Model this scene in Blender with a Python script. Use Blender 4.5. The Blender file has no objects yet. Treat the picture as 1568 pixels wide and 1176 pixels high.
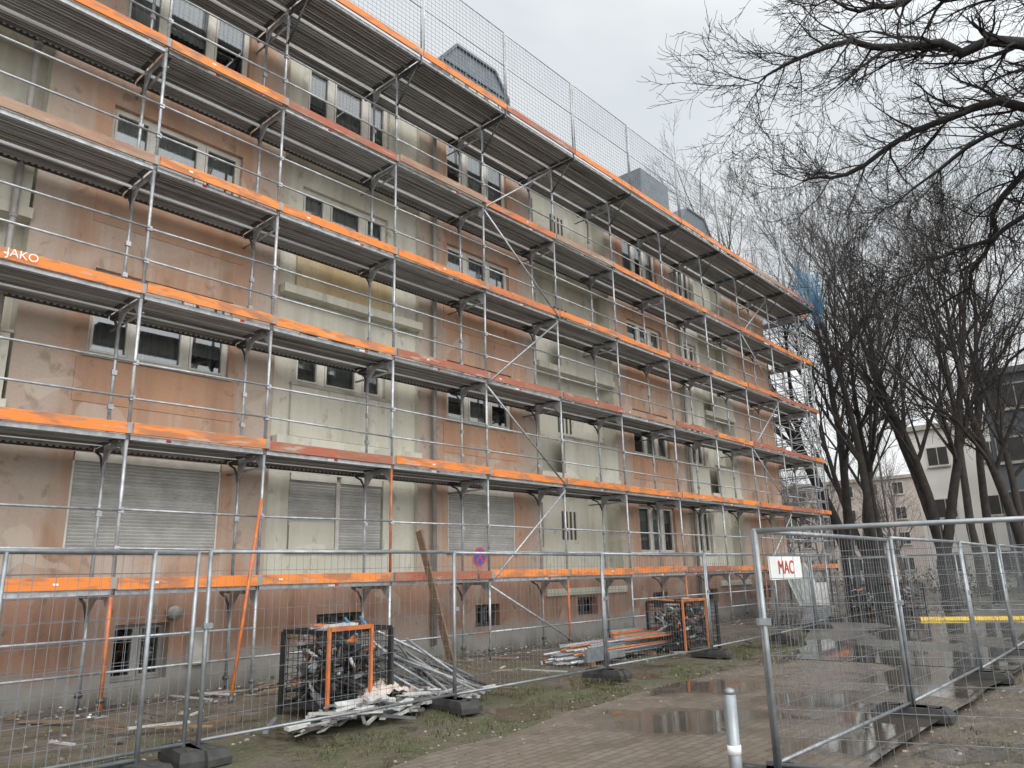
import bpy, math, random
from mathutils import Vector, Matrix, noise
random.seed(7)
R=random.random
def U(a,b): return a+(b-a)*random.random()
scene=bpy.context.scene
V=Vector

# ------------------------------------------------------------------ mesh builder
class MB:
    def __init__(s,name):
        s.name=name; s.v=[]; s.f=[]; s.mi=[]; s.sm=[]; s.mats=[]; s.M=None
    def mid(s,m):
        if m not in s.mats: s.mats.append(m)
        return s.mats.index(m)
    def add(s,vs,fs,mat,smooth=False):
        o=len(s.v)
        if s.M is not None: vs=[tuple(s.M@V(p)) for p in vs]
        s.v.extend([tuple(p) for p in vs]); k=s.mid(mat)
        for f in fs:
            s.f.append(tuple(i+o for i in f)); s.mi.append(k); s.sm.append(smooth)
    def box(s,x0,x1,y0,y1,z0,z1,mat):
        vs=[(x0,y0,z0),(x1,y0,z0),(x1,y1,z0),(x0,y1,z0),(x0,y0,z1),(x1,y0,z1),(x1,y1,z1),(x0,y1,z1)]
        s.add(vs,[(0,3,2,1),(4,5,6,7),(0,1,5,4),(1,2,6,5),(2,3,7,6),(3,0,4,7)],mat)
    def beam(s,p0,p1,w,h,mat,up=V((0,0,1))):
        p0=V(p0);p1=V(p1);d=(p1-p0).normalized()
        a=d.cross(up)
        if a.length<1e-3: a=d.cross(V((1,0,0)))
        a.normalize(); b=a.cross(d).normalized()
        a*=w/2;b*=h/2
        vs=[p0-a-b,p0+a-b,p0+a+b,p0-a+b,p1-a-b,p1+a-b,p1+a+b,p1-a+b]
        s.add(vs,[(0,1,2,3),(4,7,6,5),(0,4,5,1),(1,5,6,2),(2,6,7,3),(3,7,4,0)],mat)
    def poly(s,pts,rad,mat,n=6,cap=True):
        pts=[V(p) for p in pts]; vs=[]; fs=[]
        m=len(pts)
        ref=V((0.31,0.17,0.93))
        for i,p in enumerate(pts):
            d=(pts[min(i+1,m-1)]-pts[max(i-1,0)])
            if d.length<1e-6: d=V((0,0,1))
            d.normalize()
            a=d.cross(ref)
            if a.length<.05: a=d.cross(V((1,0,0)))
            a.normalize(); b=d.cross(a)
            r=rad[i]
            for k in range(n):
                t=2*math.pi*k/n
                q=p+a*(r*math.cos(t))+b*(r*math.sin(t))
                vs.append((q.x,q.y,q.z))
        for i in range(m-1):
            for k in range(n):
                fs.append((i*n+k,i*n+(k+1)%n,(i+1)*n+(k+1)%n,(i+1)*n+k))
        if cap and n>3:
            fs.append(tuple(range(n-1,-1,-1))); fs.append(tuple((m-1)*n+k for k in range(n)))
        s.add(vs,fs,mat,n>4)
    def tube(s,p0,p1,r,mat,n=8,r1=None):
        s.poly([p0,p1],[r,r if r1 is None else r1],mat,n)
    def build(s,parent=None,bevel=0):
        me=bpy.data.meshes.new(s.name); me.from_pydata(s.v,[],s.f)
        for m in s.mats: me.materials.append(m)
        me.polygons.foreach_set('material_index',s.mi)
        me.polygons.foreach_set('use_smooth',s.sm)
        me.update()
        ob=bpy.data.objects.new(s.name,me); scene.collection.objects.link(ob)
        if parent: ob.parent=parent
        if bevel:
            b=ob.modifiers.new('bevel','BEVEL'); b.width=bevel; b.segments=2; b.limit_method='ANGLE'
        return ob
def empty(name):
    e=bpy.data.objects.new(name,None); scene.collection.objects.link(e); return e

# ------------------------------------------------------------------ materials
class NT:
    def __init__(s,name):
        s.m=bpy.data.materials.new(name); s.m.use_nodes=True; s.t=s.m.node_tree
        s.b=s.t.nodes['Principled BSDF']; s.tc=s.t.nodes.new('ShaderNodeTexCoord')
    def L(s,a,b): s.t.links.new(a,b)
    def map(s,sc=(1,1,1),rot=(0,0,0)):
        n=s.t.nodes.new('ShaderNodeMapping'); n.inputs['Scale'].default_value=sc; n.inputs['Rotation'].default_value=rot
        s.L(s.tc.outputs['Object'],n.inputs[0]); return n.outputs[0]
    def noise(s,scale,detail=5,sc=(1,1,1),dist=0,rough=.55):
        n=s.t.nodes.new('ShaderNodeTexNoise'); n.inputs['Scale'].default_value=scale
        n.inputs['Detail'].default_value=detail; n.inputs['Distortion'].default_value=dist; n.inputs['Roughness'].default_value=rough
        s.L(s.map(sc),n.inputs['Vector']); return n.outputs['Fac']
    def ramp(s,fac,a,b,va=0,vb=1):
        n=s.t.nodes.new('ShaderNodeMapRange'); n.inputs[1].default_value=a;n.inputs[2].default_value=b
        n.inputs[3].default_value=va;n.inputs[4].default_value=vb
        s.L(fac,n.inputs[0]); return n.outputs[0]
    def math(s,op,a,b=0):
        n=s.t.nodes.new('ShaderNodeMath'); n.operation=op
        for i,x in enumerate((a,b)):
            if isinstance(x,(int,float)): n.inputs[i].default_value=x
            else: s.L(x,n.inputs[i])
        return n.outputs[0]
    def mix(s,f,a,b,mode='MIX'):
        n=s.t.nodes.new('ShaderNodeMix'); n.data_type='RGBA'; n.blend_type=mode
        for i,x in ((0,f),(6,a),(7,b)):
            if isinstance(x,(int,float)): n.inputs[i].default_value=x
            elif isinstance(x,tuple): n.inputs[i].default_value=(*x,1)
            else: s.L(x,n.inputs[i])
        return n.outputs[2]
    def island(s):
        n=s.t.nodes.new('ShaderNodeNewGeometry'); return n.outputs['Random Per Island']
    def bump(s,h,strength,dist=.02):
        n=s.t.nodes.new('ShaderNodeBump'); n.inputs['Strength'].default_value=strength; n.inputs['Distance'].default_value=dist
        s.L(h,n.inputs['Height']); s.L(n.outputs[0],s.b.inputs['Normal'])
    def out(s,col=None,rough=.7,metal=0,spec=None):
        if col is not None:
            if isinstance(col,tuple): s.b.inputs['Base Color'].default_value=(*col,1)
            else: s.L(col,s.b.inputs['Base Color'])
        if isinstance(rough,(int,float)): s.b.inputs['Roughness'].default_value=rough
        else: s.L(rough,s.b.inputs['Roughness'])
        s.b.inputs['Metallic'].default_value=metal
        if spec is not None: s.b.inputs['Specular IOR Level'].default_value=spec
        return s.m
    def z(s):
        n=s.t.nodes.new('ShaderNodeSeparateXYZ'); s.L(s.tc.outputs['Object'],n.inputs[0]); return n.outputs

def simple(name,c1,c2,scale=4,rough=.7,metal=0,isl=0,bump=.15,sc=(1,1,1)):
    n=NT(name); f=n.ramp(n.noise(scale,4,sc),.35,.65)
    c=n.mix(f,c1,c2)
    if isl:
        g=n.ramp(n.island(),0,1,1-isl,1+isl*.6)
        cc=n.t.nodes.new('ShaderNodeCombineColor')
        for i in range(3): n.L(g,cc.inputs[i])
        c=n.mix(1.0,c,cc.outputs[0],'MULTIPLY')
    if bump: n.bump(n.noise(scale*6,3,sc),bump,.01)
    return n.out(c,rough,metal)

def plaster(name,a,b,stain,pale,dark_amt=.6,pale_amt=.45,plinth=False,edges=()):
    n=NT(name)
    c=n.mix(n.ramp(n.noise(.7,6),.35,.65),a,b)
    st=n.noise(1.6,5,(1.6,1.6,.16))
    c=n.mix(n.math('MULTIPLY',n.ramp(st,.5,.72),dark_amt),c,stain)
    pt=n.noise(.50,7,(1,1,1.3),.6)
    c=n.mix(n.math('MULTIPLY',n.ramp(pt,.50,.66),pale_amt),c,pale)
    st2=n.noise(3.2,5,(2,2,.12))
    c=n.mix(n.math('MULTIPLY',n.ramp(st2,.50,.7),pale_amt*.95),c,pale)
    if edges:
        x=n.z()[0]; dmin=None
        for e_ in edges:
            d=n.math('ABSOLUTE',n.math('SUBTRACT',x,e_)); dmin=d if dmin is None else n.math('MINIMUM',dmin,d)
        dd=n.math('ADD',dmin,n.ramp(n.noise(1.0,6,(1,1,.6),.3),0,1,-.65,.65))
        c=n.mix(n.ramp(dd,.35,.68,.72,0),c,(.42,.375,.325))
    fine=n.ramp(n.noise(22,3),.3,.7,.0,.30)
    c=n.mix(fine,c,tuple(x*.72 for x in a))
    bl=n.ramp(n.noise(4,6,(1,1,.8),.5),.60,.68,0,.45)
    c=n.mix(bl,c,tuple(x*.75 for x in stain))
    pr=n.ramp(n.noise(.9,2,(1,1,1.2),.4),.64,.65,0,.45)
    c=n.mix(pr,c,pale)
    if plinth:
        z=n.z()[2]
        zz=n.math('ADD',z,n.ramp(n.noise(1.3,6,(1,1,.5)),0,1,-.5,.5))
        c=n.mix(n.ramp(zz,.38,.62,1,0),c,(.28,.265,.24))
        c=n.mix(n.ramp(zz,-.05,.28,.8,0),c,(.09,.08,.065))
    n.bump(n.noise(40,4),.35,.01)
    return n.out(c,.88)

EDG=(2.85,6.83,10.2,14.15,17.55,21.7,25.2)
M={}
M['brown']=plaster('plaster_brown',(.495,.305,.205),(.41,.245,.165),(.23,.15,.105),(.52,.45,.38),.6,.62,edges=EDG)
M['cream']=plaster('plaster_cream',(.60,.575,.47),(.50,.48,.40),(.27,.255,.20),(.67,.65,.57),.6,.5)
M['ochre']=plaster('plaster_ochre',(.47,.34,.17),(.58,.47,.29),(.29,.19,.10),(.60,.54,.42))
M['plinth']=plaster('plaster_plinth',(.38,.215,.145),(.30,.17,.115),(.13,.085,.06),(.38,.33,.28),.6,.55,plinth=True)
M['spand']=plaster('plaster_spandrel',(.50,.285,.175),(.43,.245,.155),(.25,.145,.095),(.48,.38,.30),.5,.35)
M['slab']=simple('concrete_ledge',(.44,.42,.37),(.28,.26,.22),3,.85)
M['roof']=simple('roof_tile',(.09,.06,.05),(.14,.08,.06),3,.8)
M['frame']=simple('window_frame',(.66,.63,.56),(.54,.51,.45),5,.45,0,.1,0)
M['shutter']=simple('roller_shutter',(.48,.47,.44),(.37,.36,.34),3,.5,0,.12,.05)
M['curtain']=simple('curtain',(.74,.73,.69),(.52,.51,.47),3,.9,0,.3,.0,(6,6,.5))
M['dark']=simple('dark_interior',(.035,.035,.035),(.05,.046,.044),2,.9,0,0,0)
M['slit']=simple('vent_slit_shadow',(.06,.06,.055),(.09,.09,.08),2,.9,0,0,0)
M['sill']=simple('window_sill',(.56,.54,.48),(.40,.38,.33),4,.6)
M['zinc']=simple('zinc_pipe',(.36,.345,.32),(.25,.24,.22),3,.5,.2)
M['steel']=simple('galvanised_steel',(.50,.51,.52),(.31,.32,.33),9,.42,.45,.2,.1)
M['fsteel']=simple('fence_tube_steel',(.34,.365,.38),(.22,.24,.25),7,.4,.5,.15,.1)
M['steeld']=simple('dark_steel',(.12,.12,.12),(.06,.06,.06),9,.5,.3,.3)
M['black']=simple('black_painted_steel',(.03,.03,.032),(.018,.018,.018),9,.5,.1,.3)
M['wire']=simple('fence_wire',(.24,.255,.265),(.16,.17,.18),9,.45,.3,.1,0)
M['net']=simple('guard_mesh_wire',(.40,.41,.42),(.28,.29,.30),9,.5,.1,.1,0)
M['bluenet']=simple('blue_net',(.08,.26,.42),(.06,.20,.34),9,.7,0,.1,0)
M['rubber']=simple('recycled_rubber',(.03,.03,.03),(.05,.048,.045),12,.8)
M['white']=simple('white_plastic',(.66,.66,.64),(.44,.43,.41),6,.5,0,.3)
M['red']=simple('red_paint',(.55,.03,.03),(.45,.03,.03),6,.5)
M['blue']=simple('blue_paint',(.02,.09,.40),(.02,.07,.3),6,.4)
M['signwhite']=simple('sign_white',(.8,.8,.78),(.74,.73,.70),6,.5,0,0,0)
M['yellow']=simple('yellow_rubber',(.75,.52,.03),(.6,.4,.03),3,.6)
M['wood']=simple('weathered_wood',(.27,.17,.10),(.15,.10,.065),5,.85,0,.4,.3,(1,1,6))
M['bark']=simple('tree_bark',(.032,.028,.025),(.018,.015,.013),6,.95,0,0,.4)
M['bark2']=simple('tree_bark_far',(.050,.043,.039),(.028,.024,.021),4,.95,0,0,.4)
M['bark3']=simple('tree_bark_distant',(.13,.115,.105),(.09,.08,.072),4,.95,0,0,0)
M['bw']=simple('far_render_white',(.70,.68,.62),(.60,.58,.53),.4,.9)
M['bp']=simple('far_render_pink',(.56,.48,.42),(.50,.43,.38),.4,.9)
M['bg']=simple('far_render_grey',(.10,.11,.12),(.07,.08,.085),.4,.6)
M['hedge']=simple('hedge_leaves',(.03,.04,.018),(.075,.062,.03),3,.9,0,.6)
M['grassb']=simple('grass_blade',(.065,.082,.024),(.12,.11,.05),2,.8,0,.45,0)
M['stone']=simple('rubble_stone',(.30,.27,.235),(.12,.10,.085),3,.9,0,.6)
M['dormer']=simple('dormer_cladding',(.13,.16,.18),(.09,.11,.125),3,.5,.1,.15)
M['glasspan']=simple('glass_pane_stack',(.34,.39,.38),(.44,.48,.46),2,.2,0,.3,0)

n=NT('toeboard_paint'); isl=n.island()
rp=n.t.nodes.new('ShaderNodeValToRGB'); n.L(isl,rp.inputs[0]); rp.color_ramp.interpolation='CONSTANT'
e=rp.color_ramp.elements; e[0].position=0;e[0].color=(.80,.22,.025,1); e[1].position=.3;e[1].color=(.84,.25,.035,1)
for p,c in ((.48,(.62,.165,.04,1)),(.64,(.36,.095,.055,1)),(.78,(.78,.24,.04,1)),(.89,(.33,.22,.15,1))):
    q=e.new(p); q.color=c
w=n.ramp(n.noise(7,8,(.35,1,1.5),.3),.51,.61,0,.75)
c=n.mix(w,rp.outputs[0],(.31,.17,.11))
c=n.mix(n.ramp(n.noise(2.5,6,(.6,1,2),.3),.51,.60,0,.65),c,(.25,.115,.07))
c=n.mix(n.ramp(n.noise(30,3,(.2,1,1)),.35,.7,0,.28),c,(.45,.22,.12))
c=n.mix(n.ramp(n.noise(12,5,(.15,1,1)),.60,.64,0,.65),c,(.42,.38,.33))
n.bump(n.noise(14,4,(.2,1,2)),.3,.01); M['toe']=n.out(c,.6)
M['orange']=simple('orange_steel',(.68,.19,.035),(.40,.125,.055),7,.5,0,.3)
n=NT('deck_plank')
c=n.mix(n.ramp(n.noise(3,4,(.3,4,1)),.35,.65),(.54,.54,.54),(.36,.355,.35))
c=n.mix(n.ramp(n.noise(2,6,(1,1,1)),.55,.7,0,.5),c,(.24,.21,.18))
g=n.ramp(n.island(),0,1,.55,1.15); cc=n.t.nodes.new('ShaderNodeCombineColor')
for i in range(3): n.L(g,cc.inputs[i])
c=n.mix(1.0,c,cc.outputs[0],'MULTIPLY'); M['deck']=n.out(c,.55,.1)
m=bpy.data.materials.new('window_glass'); m.use_nodes=True; t=m.node_tree; t.nodes.clear()
o=t.nodes.new('ShaderNodeOutputMaterial'); mx=t.nodes.new('ShaderNodeMixShader'); tr=t.nodes.new('ShaderNodeBsdfTransparent'); gl=t.nodes.new('ShaderNodeBsdfGlossy')
fr=t.nodes.new('ShaderNodeFresnel'); fr.inputs[0].default_value=2.6; gl.inputs['Roughness'].default_value=.04
nz=t.nodes.new('ShaderNodeTexNoise'); nz.inputs['Scale'].default_value=1.5; bp=t.nodes.new('ShaderNodeBump'); bp.inputs['Strength'].default_value=.06
t.links.new(nz.outputs[0],bp.inputs['Height']); t.links.new(bp.outputs[0],gl.inputs['Normal'])
tr.inputs[0].default_value=(.75,.79,.79,1); gl.inputs[0].default_value=(.85,.88,.9,1)
t.links.new(fr.outputs[0],mx.inputs[0]); t.links.new(tr.outputs[0],mx.inputs[1]); t.links.new(gl.outputs[0],mx.inputs[2]); t.links.new(mx.outputs[0],o.inputs[0])
M['glass']=m
n=NT('ground_soil_grass'); xyz=n.z()
mid=n.noise(1.7,7,(1,1,1),.4)
c=n.mix(n.ramp(mid,.35,.65),(.078,.060,.044),(.14,.115,.088))
yb=n.ramp(n.math('ABSOLUTE',n.math('SUBTRACT',xyz[1],6.7)),.6,3.0,.13,-.03)
gm=n.ramp(n.math('ADD',n.noise(1.1,8,(1,1,1),.3),yb),.50,.66)
gc=n.mix(n.ramp(n.noise(6,5),.3,.7),(.050,.062,.022),(.10,.10,.046))
c=n.mix(gm,c,gc)
c=n.mix(n.ramp(n.noise(3.5,7,(1,1,1),.6),.50,.58,0,.8),c,(.095,.077,.058))
c=n.mix(n.ramp(n.noise(35,4),.58,.68,0,.6),c,(.24,.21,.175))
c=n.mix(n.ramp(n.noise(12,4),.6,.7,0,.5),c,(.03,.024,.018))
wet=n.ramp(n.noise(.9,5,(1,1,1),.4),.40,.45)
hb=n.math('MULTIPLY',n.noise(9,6),n.ramp(wet,0,1,.08,1))
n.bump(hb,.9,.06)
c=n.mix(wet,n.mix(.5,c,(.05,.042,.033)),c)
M['ground']=n.out(c,n.ramp(wet,0,1,.12,.85))
n=NT('wet_brick_pavers')
br=n.t.nodes.new('ShaderNodeTexBrick'); br.inputs['Scale'].default_value=5; br.inputs['Mortar Size'].default_value=.03; br.inputs['Brick Width'].default_value=1.0;br.inputs['Row Height'].default_value=.5
br.inputs['Color1'].default_value=(.215,.18,.145,1); br.inputs['Color2'].default_value=(.155,.13,.105,1); br.inputs['Mortar'].default_value=(.065,.055,.042,1)
n.L(n.map((1,1,1)),br.inputs['Vector'])
c=n.mix(n.ramp(n.noise(.6,7),.4,.65,0,.4),br.outputs[0],(.14,.115,.09))
c=n.mix(n.ramp(n.noise(7,6),.55,.7,0,.5),c,(.07,.062,.046))
c=n.mix(n.ramp(n.noise(1.3,7,(.6,1,1),.5),.56,.66,0,.5),c,(.085,.073,.052))
xy=n.z(); grad=n.ramp(xy[0],5,11,-.05,.09)
yg=n.ramp(xy[1],5.6,3.2,-.03,.03)
pn=n.math('SUBTRACT',n.math('SUBTRACT',n.noise(.55,5,(1,1,1),.3),grad),yg)
pud=n.ramp(pn,.40,.50)
rg=n.math('MULTIPLY',n.ramp(n.noise(2,5),.3,.7,.22,.42),n.ramp(pud,0,1,.16,1))
bh=n.math('MULTIPLY',n.math('ADD',br.outputs['Fac'],n.noise(30,3)),n.ramp(pud,0,1,.03,1))
n.bump(bh,.4,.012)
M['pavers']=n.out(n.mix(pud,(.075,.065,.051),c),rg,0,.75)
n=NT('wet_asphalt')
c=n.mix(n.ramp(n.noise(.7,7),.4,.6),(.09,.083,.075),(.14,.127,.113))
pud=n.ramp(n.noise(.33,5,(1,1,1),.4),.50,.55)
c=n.mix(pud,(.06,.054,.047),c)
rg=n.ramp(pud,0,1,.04,.3)
n.bump(n.math('MULTIPLY',n.noise(30,4),pud),.4,.012)
M['asphalt']=n.out(c,rg,0,.75)

# ------------------------------------------------------------------ ground
g=MB('ground')
xs=[-60+i*2.0 for i in range(0,25)]+[-12+i*.5 for i in range(1,100)]+[40+i*8 for i in range(1,30)]+[400,700]
ys=[-300,-150,-80,-40]+[-20+i*2 for i in range(0,9)]+[-2.5+i*.4 for i in range(0,36)]+[12+i*4 for i in range(0,12)]+[90,150,300,500]
vs=[]
for y in ys:
    for x in xs:
        h=0
        if 5.9<y<11.4 and -6<x<27: h=.06*noise.noise(V((x*.8,y*.8,0)))+.05*min(1,max(0,(y-8)/3))+.01
        if y<2.0 and 3<x<30 and y>-15: h=.06*noise.noise(V((x*.6,y*.6,3)))+.02
        vs.append((x,y,h-.004))
k=len(xs)
g.add(vs,[(j*k+i,j*k+i+1,(j+1)*k+i+1,(j+1)*k+i) for j in range(len(ys)-1) for i in range(k-1)],M['ground'],True)
g.build()
p=MB('paved_path')
def edge(x): return 5.2+.6*min(1,max(0,(x-3)/6))+.10*noise.noise(V((x*.9,5,1)))+.05*noise.noise(V((x*3,5,5)))
pts=[-15+i*.35 for i in range(88)]
vs=[];
for x in pts: vs+= [(x,2.25+.08*noise.noise(V((x,0,0))),.068),(x,edge(x),.068)]
p.add(vs,[(2*i,2*i+2,2*i+3,2*i+1) for i in range(len(pts)-1)],M['pavers'])
p.build()
p=MB('asphalt_yard')
pts=[13.5+i*.5 for i in range(40)]
vs=[]
for x in pts:
    lo=2.3 if x<21 else 2.3-min(12,(x-21)*3)
    hi=5.8+min(2.6,max(0,(x-14.5)*.35))
    vs+=[(x,lo,.074),(x,hi+.12*noise.noise(V((x*.9,7,1))),.074)]
p.add(vs,[(2*i,2*i+2,2*i+3,2*i+1) for i in range(len(pts)-1)],M['asphalt'])
p.build()

# ------------------------------------------------------------------ building
B=empty('apartment_building'); YW=11.6; ZP=1.5; ZT=12.5
walls=MB('walls'); wins=MB('window_frames'); glass=MB('window_glass'); shut=MB('roller_shutters'); cur=MB('curtains'); led=MB('ledges_and_sills')
def wall(x0,x1,z0,z1,y,ops,mat,rev=.16,mb=walls):
    X=sorted({x0,x1,*[a for o in ops for a in o[:2]]}); Z=sorted({z0,z1,*[a for o in ops for a in o[2:4]]})
    for i in range(len(X)-1):
        for j in range(len(Z)-1):
            cx=(X[i]+X[i+1])/2; cz=(Z[j]+Z[j+1])/2
            if any(o[0]<cx<o[1] and o[2]<cz<o[3] for o in ops): continue
            mb.add([(X[i],y,Z[j]),(X[i+1],y,Z[j]),(X[i+1],y,Z[j+1]),(X[i],y,Z[j+1])],[(0,1,2,3)],mat)
    for a,b,c,d in [o[:4] for o in ops]:
        mb.add([(a,y,c),(b,y,c),(b,y,d),(a,y,d),(a,y+rev,c),(b,y+rev,c),(b,y+rev,d),(a,y+rev,d)],
               [(0,4,5,1),(1,5,6,2),(2,6,7,3),(3,7,4,0)],mat)
def window(x0,x1,z0,z1,y,splits,shutter=0,curt=None,fw=.06,sill=True,fm=None):
    yf=y+.09; f=fm or M['frame']
    wins.box(x0,x1,yf,yf+.06,z0,z0+fw,f); wins.box(x0,x1,yf,yf+.06,z1-fw,z1,f)
    xs=[x0]+[x0+(x1-x0)*s for s in splits]+[x1]
    wins.box(x0,x0+fw,yf,yf+.06,z0+fw,z1-fw,f); wins.box(x1-fw,x1,yf,yf+.06,z0+fw,z1-fw,f)
    for s in xs[1:-1]: wins.box(s-fw*.9,s+fw*.9,yf-.004,yf+.056,z0+fw,z1-fw,f)
    for i in range(len(xs)-1):
        a=xs[i]+fw;b=xs[i+1]-fw; w=.035
        wins.box(a,b,yf-.015,yf+.03,z0+fw+.002,z0+fw+w,f);wins.box(a,b,yf-.015,yf+.03,z1-fw-w,z1-fw-.002,f)
        wins.box(a,a+w,yf-.015,yf+.03,z0+fw+w,z1-fw-w,f);wins.box(b-w,b,yf-.015,yf+.03,z0+fw+w,z1-fw-w,f)
        glass.add([(a,yf+.035,z0+fw),(b,yf+.035,z0+fw),(b,yf+.035,z1-fw),(a,yf+.035,z1-fw)],[(0,1,2,3)],M['glass'])
        cc=curt[i] if curt else 0
        if cc:
            za=z1-fw-(z1-z0)*cc; K=24; vs=[]; ph=U(0,6); fr_=U(.9,2.2)
            for q in range(K+1):
                xx=a+(b-a)*q/K; yy=yf+.12+.025*math.sin(q*fr_+ph)
                vs+=[(xx,yy,max(za,z0)),(xx,yy,z1)]
            cur.add(vs,[(2*q,2*q+2,2*q+3,2*q+1) for q in range(K)],M['curtain'],True)
    if shutter:
        zb=z1-(z1-z0)*shutter; zz=z1-.12
        shut.box(x0+.02,x1-.02,y+.0,y+.085,z1-.12,z1,M['frame'])
        while zz>zb:
            shut.add([(x0+.03,y+.045,zz),(x1-.03,y+.045,zz),(x1-.03,y+.03,zz-.02),(x0+.03,y+.03,zz-.02),(x1-.03,y+.045,zz-.048),(x0+.03,y+.045,zz-.048)],
                [(1,0,3,2),(2,3,5,4)],M['shutter']); zz-=.05
        shut.box(x0,x0+.03,y+.01,y+.085,z0,z1-.12,M['frame']); shut.box(x1-.03,x1,y+.01,y+.085,z0,z1-.12,M['frame'])
    if sill: led.box(x0-.06,x1+.06,y-.06,y+.09,z0-.04,z0,M['sill'])
SZ=[2.1,4.9,7.7,10.5]; WH=1.35
FL=[1.25,4.05,6.85,9.65]
def col(x0,x1,wx,mat,splits,shs,curts,y=YW):
    ops=[]
    for i,s in enumerate(SZ):
        ops.append((wx[0],wx[1],s,s+WH)); window(wx[0],wx[1],s,s+WH,y,splits,shs[i],curts[i])
    wall(x0,x1,ZP,ZT,y,ops,mat)
def stack(x0,x1,y,depth,slits,winx):
    back=y+depth; ops=[];
    for i,f in enumerate(FL):
        ops.append((winx[0],winx[1],f+1.0,f+2.1)); window(winx[0],winx[1],f+1.0,f+2.1,back,[.5],0,(.9,.4) if i%2 else (.3,1),sill=False)
    wall(x0,x1,ZP,ZT,back,ops,M['cream'])
    for x in (x0,x1): walls.add([(x,y,ZP),(x,back,ZP),(x,back,ZT),(x,y,ZT)],[(0,1,2,3)],M['cream'])
    for i,f in enumerate(FL):
        led.box(x0+.003,x1-.003,y-.08,back-.003,f-.16,f,M['cream'])
        if i:
            walls.box(x0+(x1-x0)*.28,x1-.06,y-.06,y+.04,f,f+.92,M['cream']); led.box(x0+(x1-x0)*.28-.03,x1-.03,y-.09,y+.07,f+.92,f+.97,M['slab'])
    for i,f in enumerate(FL):
        if slits:
            zc=f+1.55
            for q in range(4):
                xx=slits+q*.17
                walls.box(xx,xx+.06,back-.02,back+.001,zc-.36,zc+.36,M['slit'])
wall(-9,-1,ZP,ZT,YW,[(-6,-3.8,s,s+WH) for s in SZ],M['brown'])
for s in SZ: window(-6,-3.8,s,s+WH,YW,[.3,.7],0,(1,.5,0))
stack(-1,2.85,YW,.3,0,(-.6,.9))
col(2.85,6.83,(3.77,5.98),M['brown'],[.3,.68],[1,0,0,0],[None,(1,.9,.7),(.4,.8,1),(1,.6,.4)])
yb=YW+.10
ops=[]
for i,s in enumerate(SZ):
    z0=s+(.18 if i else 0); ops.append((7.3,9.4,z0,s+WH))
    window(7.3,9.4,z0,s+WH,yb,[.5] if i==0 else [.3,.72],0,[(.8,.6),(1,1,.8),(.8,.5,.6),(.6,1,.7)][i],fw=.075,sill=(i==0))
for (a,b,fr_) in ((7.33,8.30,.66),(8.40,9.37,.95)):
    zz=3.45-.12
    shut.box(a,b,yb,yb+.085,3.33,3.45,M['frame'])
    while zz>3.45-1.35*fr_:
        shut.add([(a,yb+.045,zz),(b,yb+.045,zz),(b,yb+.03,zz-.02),(a,yb+.03,zz-.02),(b,yb+.045,zz-.048),(a,yb+.045,zz-.048)],[(1,0,3,2),(2,3,5,4)],M['shutter']); zz-=.05
walls.box(7.36,8.30,yb+.03,yb+.07,2.13,2.60,M['cream'])
led.box(8.31,8.39,yb+.01,yb+.085,2.1,3.33,M['frame'])
wall(6.83,10.2,ZP,ZT,yb,ops,M['cream'])
for x in (6.83,10.2): walls.add([(x,YW,ZP),(x,yb,ZP),(x,yb,ZT),(x,YW,ZT)],[(0,1,2,3)],M['cream'])
for i,f in enumerate(FL):
    if i:
        walls.box(7.22,9.48,yb-.06,yb-.002,f+.05,f+.98,M['ochre'] if i==2 else M['cream'])
        led.box(7.2,9.5,yb-.09,yb+.06,f+.98,f+1.03,M['slab'])
        led.box(6.86,10.17,yb-.26,yb-.004,f-.16,f,M['cream'])
for (a,b) in ((3.65,6.1),(10.92,13.29),(18.38,20.62)):
    for i,s in enumerate(SZ):
        if i: walls.box(a,b,YW-.012,YW+.002,s-.72,s-.05,M['spand'])
col(10.2,14.15,(11.04,13.17),M['brown'],[.32,.66],[1,0,0,0],[None,(.6,1,.5),(1,.4,1),(.5,.8,1)])
stack(14.15,17.55,YW,.45,15.5,(14.3,14.75))
col(17.55,21.7,(18.5,20.5),M['brown'],[.36,.68],[0,0,0,0],[(1,1,.3),(.5,1,1),(.4,.7,1),(1,.3,1)])
col(21.7,23.0,(21.95,22.8),M['cream'],[.5],[0,0,0,0],[(0,1),(1,0),(0,.6),(1,1)])
stack(23.0,25.2,YW,.45,0,(23.3,23.9))
wall(25.2,28.8,ZP,ZT,YW,[],M['brown'])
bo=[(-5,-4.2,.5,1.0),(4.55,5.33,.28,1.05),(7.88,8.86,.55,1.02),(11.8,12.57,.55,1.0),(15.4,16.2,.6,1.02),(18.9,19.7,.6,1.02),(22.0,22.8,.6,1.02),(26,26.8,.6,1.02)]
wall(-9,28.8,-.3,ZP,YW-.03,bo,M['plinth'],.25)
walls.add([(-9,YW-.03,ZP),(28.8,YW-.03,ZP),(28.8,YW+.9,ZP),(-9,YW+.9,ZP)],[(0,1,2,3)],M['slab'])
for j,(a,b,c,d) in enumerate(bo): window(a,b,c,d,YW+.07,[.5],fw=.035,sill=False,fm=M['steeld'] if j!=1 else M['zinc'])
walls.add([(28.8,YW,-.3),(28.8,22,-.3),(28.8,22,ZT),(28.8,YW,ZT)],[(0,1,2,3)],M['brown'])
walls.add([(28.8,YW,ZT),(28.8,22,ZT),(28.8,16.8,ZT+2.7)],[(0,1,2)],M['brown'])
walls.add([(-9,YW,-.3),(-9,22,-.3),(-9,22,ZT),(-9,16.8,ZT+2.7),(-9,YW,ZT)],[(0,1,2,3,4)],M['brown'])
walls.add([(-9,22,-.3),(28.8,22,-.3),(28.8,22,ZT),(-9,22,ZT)],[(0,1,2,3)],M['brown'])
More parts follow.
